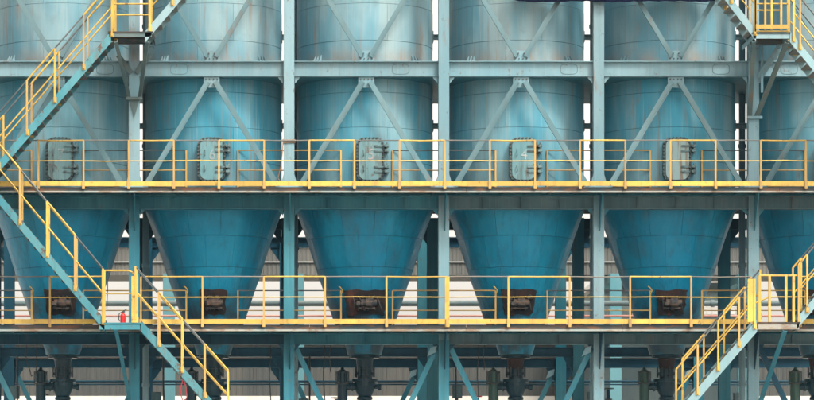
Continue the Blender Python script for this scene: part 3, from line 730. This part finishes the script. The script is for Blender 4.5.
for (px, t_) in ((103.5, .045), (134.8, .08)):
    x = WN(px, 0).x; part('newel_post', MB().box(x - t_, x + t_, YN - .03, YN + .03, a.z - .0, WN(0, 270 if px < 110 else 276).z), 'yellow', f)
yb_ = YF - .12
part('top_rail', MB().tube([WN(103.5, 270.5), WN(128, 270.5), WN(132, 272), WN(135, 277)], .022, 8), 'yellow', f)
part('middle_rail', MB().tube([WN(103.5, 293.5), WN(134.5, 293.5)], .018, 8), 'yellow', f)
flight('weathered blue stair flight falling from the extinguisher landing past silo six', (141, 320), (230, 420), (135.5, 158.5, 182, 204.5, 228), 'stair', n=13, dark0=1, hr=1.16, hm=.56)
# right stair tower
f1 = flight('pale blue stair flight climbing away above the fenced landing', (706, -36), (756, 30), (709, 731, 755), 'stairpale', tread='treadpale', n=8, dark0=0)
zc115 = Z0(118)
f, a, b = landing('fenced stair landing with a barred yellow gate panel fixed high on the end column', 752, 790.5, 32.5, 'stairpale', .12, yback=-.17,
    legs=[(WN(787, 43), Vector((cxR + .06, -.19, zc115)), .12, 'strut'), (WN(754, 42), Vector((cxR - .10, -.19, zc115)), .10, 'strut')])
part('knee_plate', MB().bar((b.x - .05, -.5, a.z - .16), (cxR + .12, -.19, a.z - .85), .16, .03), 'steel', f)
part('hanger', MB().box(cxR + .16, cxR + .22, -.25, -.2, Z0(94), Z0(45)), 'steel', f)
part('collar', MB().box(cxR - .17, cxR + .2, -.24, -.155, zc115 - .05, zc115 + .02), 'steel', f)
for px, z0_, z1_ in ((755.5, 32, -16), (765, 30, -16), (771.5, 30, -16), (781, 30, -3), (788.8, 32, -16)):
    x = WN(px, 0).x; part('gate_bar', MB().box(x - .025, x + .025, YN - .045, YN - .015, WN(0, z0_).z, WN(0, z1_).z), 'yellow', f)
for py in (3.8, 10.3, 31.3, -15): part('gate_rail', tube2(WN(755.5, py), WN(788.8 if py != 10.3 else 781, py), .018), 'yellow', f)
part('kick_plate', MB().box(WN(755.5, 0).x, WN(789.5, 0).x, YN - .055, YN - .047, WN(0, 29).z, WN(0, 25).z), 'yellow', f)
flight('pale blue stair flight falling from the fenced landing across the end silo', (790, 31), (905, 172), (793.5, 800, 826, 852, 878, 903), 'stairpale', tread='treadpale', n=18, dark0=0, hr=1.12, hm=.55)
f, a, b = landing('stair landing at the upper walkway end beyond the end silo', 900, 945, 186, 'stairpale')
flight('pale blue stair flight falling across the end silo cone to the lower landing', (915, 178), (797, 318), (905, 880, 856, 831, 807, 798.5), 'stairpale', tread='treadpale', n=17, dark0=0, hr=1.25, hm=.6)
sx1 = Vector((cxR + .08, -.17, Z0(412)))
f, a, b = landing('rusty edged stair landing by the lower walkway under the end silo', 757, 800.5, 322, 'angle', .15, legs=[(WN(785, 331), sx1, .11, 'teal')], yback=YF - .05)
for (px, t_, py) in ((751, .085, 279), (759.5, .03, 275.5), (769.5, .03, 275.5), (786, .03, 275.5), (793.5, .03, 275.5)):
    x = WN(px, 0).x; part('newel_post' if t_ > .05 else 'post', MB().box(x - t_, x + t_, YN - .03, YN + .03, a.z, WN(0, py).z), 'yellow', f)
part('top_rail', tube2(WN(759.5, 275.5), WN(800, 275.5), .021), 'yellow', f)
part('middle_rail', MB().tube([WN(755, 303), WN(769, 297), WN(808, 297)], .02, 8), 'yellow', f)
flight('pale blue stair flight falling from the rusty landing across the cone gap', (757, 319.5), (669, 421), (754.5, 739, 718, 697.5, 676), 'stairpale', tread='treadpale', n=13, dark0=1, hr=1.06, hm=.52, dep=.3, foff=11)

# fire extinguisher on the landing
p = W(123, 323, YN + .3)
e = thing('fire_extinguisher', (p.x, p.y, WN(0, 322.5).z), 'small red fire extinguisher standing on the blue stair landing', 'extinguisher')
zb = WN(0, 322.5).z + .001
part('cylinder', MB().lathe([(.06, zb), (.066, zb + .02), (.066, zb + .19), (.05, zb + .23), (.025, zb + .25), (.025, zb + .27)], (p.x, p.y, 0), 16), 'red', e)
part('valve_head', MB().box(p.x - .02, p.x + .05, p.y - .02, p.y + .02, zb + .27, zb + .30).bar((p.x, p.y, zb + .31), (p.x + .09, p.y, zb + .34), .02, .012), 'bolt', e)
part('hose', MB().tube([(p.x - .02, p.y - .03, zb + .28), (p.x - .09, p.y - .04, zb + .24), (p.x - .1, p.y - .05, zb + .1), (p.x - .08, p.y - .05, zb + .05)], .012, 6), 'cable', e)

# red rope loop on the stair post
q = [WN(183, 380), WN(180.5, 388), WN(181.5, 397), WN(184, 403), WN(187, 397), WN(186, 388), WN(184, 381)]
solo('rope_loop', MB().tube([v + Vector((0, -.06, 0)) for v in q], .012, 6), 'rope', 'red rope loop hanging from a post of the falling stair', 'rope')

# navy tarp rolled on the top, only its sagging hem in view
HEM = [(514, -.8), (520, .6), (530, 1.5), (545, 1.7), (560, 1.1), (575, .5), (590, .6), (600, 1.2), (615, 1.7), (630, 1.1), (645, .5), (660, .7), (680, .5), (700, 1.2), (714, .6), (722, -.8)]
def hem(px):
    for (a, b), (c, d) in zip(HEM, HEM[1:]):
        if a <= px <= c: return b + (d - b) * (px - a) / (c - a)
    return 0
m = MB(); pts = []
for k in range(41):
    t_ = k / 40; px = 514 + 208 * t_
    sag = 1.6 + 1.2 * math.sin(t_ * 9.4) + .5 * math.sin(t_ * 31)
    pts.append(W(px, hem(px) + .35 + .3 * math.sin(k * 2.1), -.32 + .03 * math.sin(k * 1.7)))
top = [W(514 + 208 * k / 40, -30, -.2) for k in range(41)]
vs_ = pts + top + [v + Vector((0, .05, 0)) for v in pts] + [v + Vector((0, .05, 0)) for v in top]
fs = [(k, k + 1, 42 + k, 41 + k) for k in range(40)] + [(82 + k, 123 + k, 124 + k, 83 + k) for k in range(40)] + [(k, 82 + k, 83 + k, k + 1) for k in range(40)] + [(41 + k, 42 + k, 124 + k, 123 + k) for k in range(40)] + [(0, 41, 123, 82), (40, 122, 163, 81)]
solo('tarp', MB().add(vs_, fs, False), 'navy', 'dark navy tarp sagging across the tops of silo four and its neighbour', 'tarp')

# hanging cables under the lower walkway and beside the landing
def cable(pts, label, r=.012): solo('hanging_cable', MB().tube(pts, r, 5), 'cable', label, 'cable', 'hanging cables')
for (px, y0, y1, yy, lab) in ((270, 338, 410, 1.2, 'black cable hanging beside the cone of silo six'), (324, 338, 410, 1.2, 'black cable hanging near the valve of silo five'), (330, 338, 372, 1.0, 'short black cable end hanging near the valve of silo five'),
                              (478, 338, 410, 1.2, 'black cable hanging near the valve of silo four'), (484, 338, 370, 1.0, 'short black cable end hanging near the valve of silo four'), (26, 338, 376, 1.0, 'looped black cable beside the actuator of silo seven')):
    P = [W(px + .8 * math.sin(k * 1.3) + (5 * (k / 7) ** 3 if 'loop' in lab else 0), y0 + (y1 - y0) * k / 7, yy) for k in range(8)]
    if 'loop' in lab: P += [W(36, 374, yy), W(37, 340, yy)]
    cable(P, lab, .014)
cable([W(108, 262, -1.0), W(107.5, 290, -1.0), W(106.8, 309, -1.0)], 'black cable hanging by the extinguisher landing', .012)

# rain downpipes behind the front columns
for i in range(1, 7):
    x = CX_[i] + .19
    d = thing('downpipe', (x, 3.0, 0), 'pale vertical downpipe behind the column %s' % between(i), 'pipe', 'downpipes behind the columns')
    for k in range(6):
        z0_, z1_ = .05 + (ZTOP - .05) * k / 6, .05 + (ZTOP - .05) * (k + 1) / 6
        part('pipe_length', MB().tube([(x, 3.0, z0_), (x, 3.0, z1_)], .085, 12), 'steel', d)
        part('pipe_socket', MB().tube([(x, 3.0, z1_ - .06), (x, 3.0, z1_ + .03)], .105, 12), 'steel', d)
# tan rope tied round a column above the upper walkway
xc = CX_[2]; m = MB()
for k in range(3):
    zz_ = Z0(143.5) + .03 * k
    m.tube([(xc - .15, -.17, zz_), (xc + .15, -.17, zz_ + .01), (xc + .15, .17, zz_), (xc - .15, .17, zz_ + .01), (xc - .15, -.17, zz_ + .02)], .014, 5)
m.tube([(xc - .15, -.17, Z0(143)), (xc - .17, -.19, Z0(155)), (xc - .21, -.2, Z0(168)), (xc - .28, -.2, Z0(179)), (xc - .22, -.2, Z0(182))], .012, 5)
M['tan'] = paint('tan_rope', (0.20, 0.12, 0.07), (0.14, 0.09, 0.06), bump=0)
solo('tied_rope', m, 'tan', 'tan rope tied round the column between silo six and silo five', 'rope')
# conduits, boxes and standpipes among the valves
cr = random.Random(11)
for i in range(6):
    x = CX_[i]
    d = thing('conduit', (x + .55, 4.6, 0), 'thin vertical conduit behind the valve of %s' % SIL[i], 'conduit', 'conduits behind the valves')
    part('conduit_pipe', MB().tube([(x + .55 + cr.uniform(0, .4), 4.6, .02), (x + .6, 4.6, Z_D2 - 1.2), (x + .6, 4.6, Z_D2 - .4)], .025, 6), 'cable', d)
    bx = x + .35 + cr.uniform(0, .3); bz = Z0(398) + cr.uniform(-.15, .25)
    o = thing('junction_box', (bx, 4.75, bz), 'small grey junction box on the second row by %s' % SIL[i], 'box', 'junction boxes')
    part('case', MB().box(bx - .13, bx + .13, 4.68, 4.82, bz, bz + .34), 'strut', o)
    part('cover', MB().box(bx - .11, bx + .11, 4.66, 4.679, bz + .02, bz + .32), 'tealgrey', o)
    part('feed_pipe', MB().tube([(bx, 4.75, .02), (bx, 4.75, bz - .001)], .03, 6), 'cable', o)
    sx = x + 1.15 + cr.uniform(-.2, .3); m = MB()
    zt_ = Z0(372) - cr.uniform(0, .5)
    o = thing('standpipe', (sx, 6.5, 0), 'slim teal standpipe with hand wheel behind %s' % SIL[i], 'pipe', 'standpipes behind the valves')
    part('riser', MB().tube([(sx, 6.5, .02), (sx, 6.5, zt_)], .05, 8), 'dteal', o)
    part('flange', MB().lathe([(.1, zt_ - .3), (.1, zt_ - .24)], (sx, 6.5, 0), 10), 'bolt', o)
    part('hand_wheel', MB().tube([(sx + .14 * math.cos(a_ * PI / 6), 6.5 + .14 * math.sin(a_ * PI / 6), zt_ + .03) for a_ in range(13)], .015, 5, False).bar((sx - .14, 6.5, zt_ + .03), (sx + .14, 6.5, zt_ + .03), .02, .02), 'rope' if i % 2 else 'bolt', o)
# ------------------------------------------------------------------ pipes and gallery behind
def hpipe(py, Y, r, mat, label, px0=-150, px1=1000):
    a, b = W(px0, py, Y), W(px1, py, Y)
    p_ = thing('long_pipe', ((a.x + b.x) / 2, Y, a.z - r), label, 'pipe', 'pipes behind the silos')
    n = 8
    for k in range(n):
        u, v = a.lerp(b, k / n), a.lerp(b, (k + 1) / n)
        part('pipe_length', MB().tube([u, v], r, 12), mat, p_)
        if k: part('coupling', MB().tube([u - Vector((.05, 0, 0)), u + Vector((.05, 0, 0))], r * 1.25, 12), mat, p_)
hpipe(303.3, 13, .085, 'pipe', 'thick grey pipe running behind the cones above the lower walkway')
hpipe(316, 14, .035, 'redpipe', 'thin red-brown pipe running behind the lower walkway')
hpipe(381.3, 10.6, .03, 'dteal', 'upper of two thin dark pipes running behind the valves')
hpipe(384.4, 10.6, .02, 'dteal', 'lower of two thin dark pipes running behind the valves')

YG = 17.0
ga, gb = W(-160, 275, YG), W(1010, 240, YG)
gl = thing('conveyor_gallery', ((ga.x + gb.x) / 2, YG + 1.2, ga.z), 'long grey clad conveyor gallery bridging behind the silo cones', 'gallery')
def corr(x0, x1, y, z0, z1, pit=.13, dep=.01):
    m = MB(); n = max(1, round((x1 - x0) / pit)); P = []
    for k in range(n):
        u = x0 + (x1 - x0) * k / n; q = (x1 - x0) / n
        P += [(u, y), (u + q * .4, y), (u + q * .5, y - dep), (u + q * .9, y - dep)]
    P.append((x1, y))
    vs_ = [(a, b, z0) for a, b in P] + [(a, b, z1) for a, b in P] + [(a, b + .02, z0) for a, b in P] + [(a, b + .02, z1) for a, b in P]; N = len(P)
    f_ = [(k, k + 1, N + k + 1, N + k) for k in range(N - 1)] + [(2 * N + k, 3 * N + k, 3 * N + k + 1, 2 * N + k + 1) for k in range(N - 1)]
    f_ += [(k, 2 * N + k, 2 * N + k + 1, k + 1) for k in range(N - 1)] + [(N + k, N + k + 1, 3 * N + k + 1, 3 * N + k) for k in range(N - 1)] + [(0, N, 3 * N, 2 * N), (N - 1, 3 * N - 1, 4 * N - 1, 2 * N - 1)]
    return m.add(vs_, f_)
npan = 34; zsm = W(0, 262, YG).z
for k in range(npan):
    u, v = ga.x + (gb.x - ga.x) * k / npan, ga.x + (gb.x - ga.x) * (k + 1) / npan
    part('cladding_panel', corr(u + .005, v - .005, YG, zsm + .02, gb.z), 'grey', gl)
    part('cladding_panel', corr(u + .005, v - .005, YG + .01, ga.z, zsm - .02), 'grey', gl)
part('seam_rail', MB().box(ga.x, gb.x, YG - .05, YG + .1, zsm - .02, zsm + .02), 'roofm', gl)
part('gallery_body', MB().box(ga.x, gb.x, YG + .1, YG + 2.4, ga.z + .02, gb.z - .02), 'grey', gl)
part('gallery_roof', MB().box(ga.x - .2, gb.x + .2, YG - .2, YG + 2.6, gb.z + .001, gb.z + .08), 'roofm', gl)
for (px, hw, d) in ((169, 6, 0), (299.8, 4.2, 0), (615.5, 5.6, 0), (742, 4.5, .2), (880, 5, 0)):
    t_ = W(px, 276, YG - .6 + d); zt = ga.z - .02
    hw_ = hw / S * 1.2
    pl = thing('gallery_pillar', (t_.x, YG - .6 + d, 0), {8: 'light blue trestle pillar under the gallery behind silo seven', 169: 'broad light blue trestle pillar under the gallery behind silo six', 299.8: 'narrow light blue trestle pillar under the gallery between silo six and silo five', 456: 'light blue trestle pillar under the gallery behind silo four', 615.5: 'light blue trestle pillar under the gallery behind the rust-streaked hatch silo', 742: 'light blue trestle pillar under the gallery behind the rusty stair landing', 880: 'light blue trestle pillar under the gallery beyond the end silo'}[px], 'pillar', 'gallery pillars')
    part('shaft', MB().box(t_.x - hw_, t_.x + hw_, YG - .75 + d, YG - .45 + d, .02, zt), 'pillar', pl)
    part('base', MB().box(t_.x - hw_ - .1, t_.x + hw_ + .1, YG - .85 + d, YG - .35 + d, 0, .4), 'grey', pl)
    part('head_arm', MB().box(t_.x - hw_, t_.x + hw_, YG - .45 + d, YG + 2, zt - .25, zt), 'pillar', pl)

# warehouse wall of corrugated sheets far behind
YW = 27.0
wa, wb = W(-180, 338, YW), W(1020, 396, YW)
wh = thing('warehouse', ((wa.x + wb.x) / 2, YW + 8, 0), 'grey corrugated warehouse with a pale base wall behind the valves', 'building')
npan = 36; zmid = W(0, 383, YW).z
for k in range(npan):
    u, v = wa.x + (wb.x - wa.x) * k / npan, wa.x + (wb.x - wa.x) * (k + 1) / npan
    part('wall_sheet', corr(u + .006, v - .006, YW, zmid + .01, wa.z, .22, .008), 'warewall', wh)
    part('wall_sheet', corr(u + .006, v - .006, YW - .05, wb.z, zmid - .01, .22, .008), 'warewall', wh)
part('base_wall', MB().box(wa.x, wb.x, YW - .1, YW + .15, 0, wb.z - .004), 'pale', wh)
part('rear_body', MB().box(wa.x, wb.x, YW + .16, YW + 15, 0, wa.z - .03), 'grey', wh)
part('roof', MB().prism([(wa.x - .3, YW - .4, wa.z + .001), (wa.x - .3, YW + 15.4, wa.z + .001), (wa.x - .3, YW + 7.5, wa.z + .25)], (wb.x - wa.x + .6, 0, 0)), 'roofm', wh)

# control building with white windows behind the end silos
YC = 21.0
ca, cb = W(603, 283, YC), W(752, 283, YC)
cbn = thing('control_building', ((ca.x + cb.x) / 2, YC + 3, 0), 'blue-grey control building with white barred windows behind the lower walkway', 'building')
zr = ca.z
part('wall', MB().box(ca.x, cb.x, YC, YC + 6, 0, zr), 'greyb', cbn)
part('roof', MB().box(ca.x - .2, cb.x + .2, YC - .25, YC + 6.2, zr + .001, zr + .15), 'pale', cbn)
for (x0, x1) in ((632, 645), (700, 717.5), (730, 741)):
    u, v = W(x0, 301, YC), W(x1, 315, YC)
    wn = part('window', MB().box(u.x, v.x, YC - .05, YC - .004, v.z, u.z), 'yellow' if x0 == 999 else 'pale', cbn)
    nx = 3 if x1 - x0 > 14 else 2
    for kx in range(nx):
        for kz in range(2):
            a0 = u.x + (v.x - u.x) * (kx + .08) / nx; a1 = u.x + (v.x - u.x) * (kx + .92) / nx
            b0 = v.z + (u.z - v.z) * (kz + .08) / 2; b1 = v.z + (u.z - v.z) * (kz + .92) / 2
            part('pane', MB().box(a0, a1, YC - .06, YC - .051, b0, b1), 'pane', wn)



# ------------------------------------------------------------------ faint blue volume added to lift the shadows
hm_ = bpy.data.materials.new('shadow_lift_air'); hm_.use_nodes = True; hn = hm_.node_tree; hn.nodes.clear()
pv = hn.nodes.new('ShaderNodeVolumePrincipled'); pv.inputs['Color'].default_value = (0.55, 0.85, 1.0, 1); pv.inputs['Density'].default_value = 0.00011
ho = hn.nodes.new('ShaderNodeOutputMaterial'); hn.links.new(pv.outputs[0], ho.inputs['Volume'])
hz = link('shadow_lift_volume', mesh('shadow_lift_volume', MB().box(-60, 80, -84, 60, -1.0, ZTOP + 3)), hm_); hz['kind'] = 'stuff'
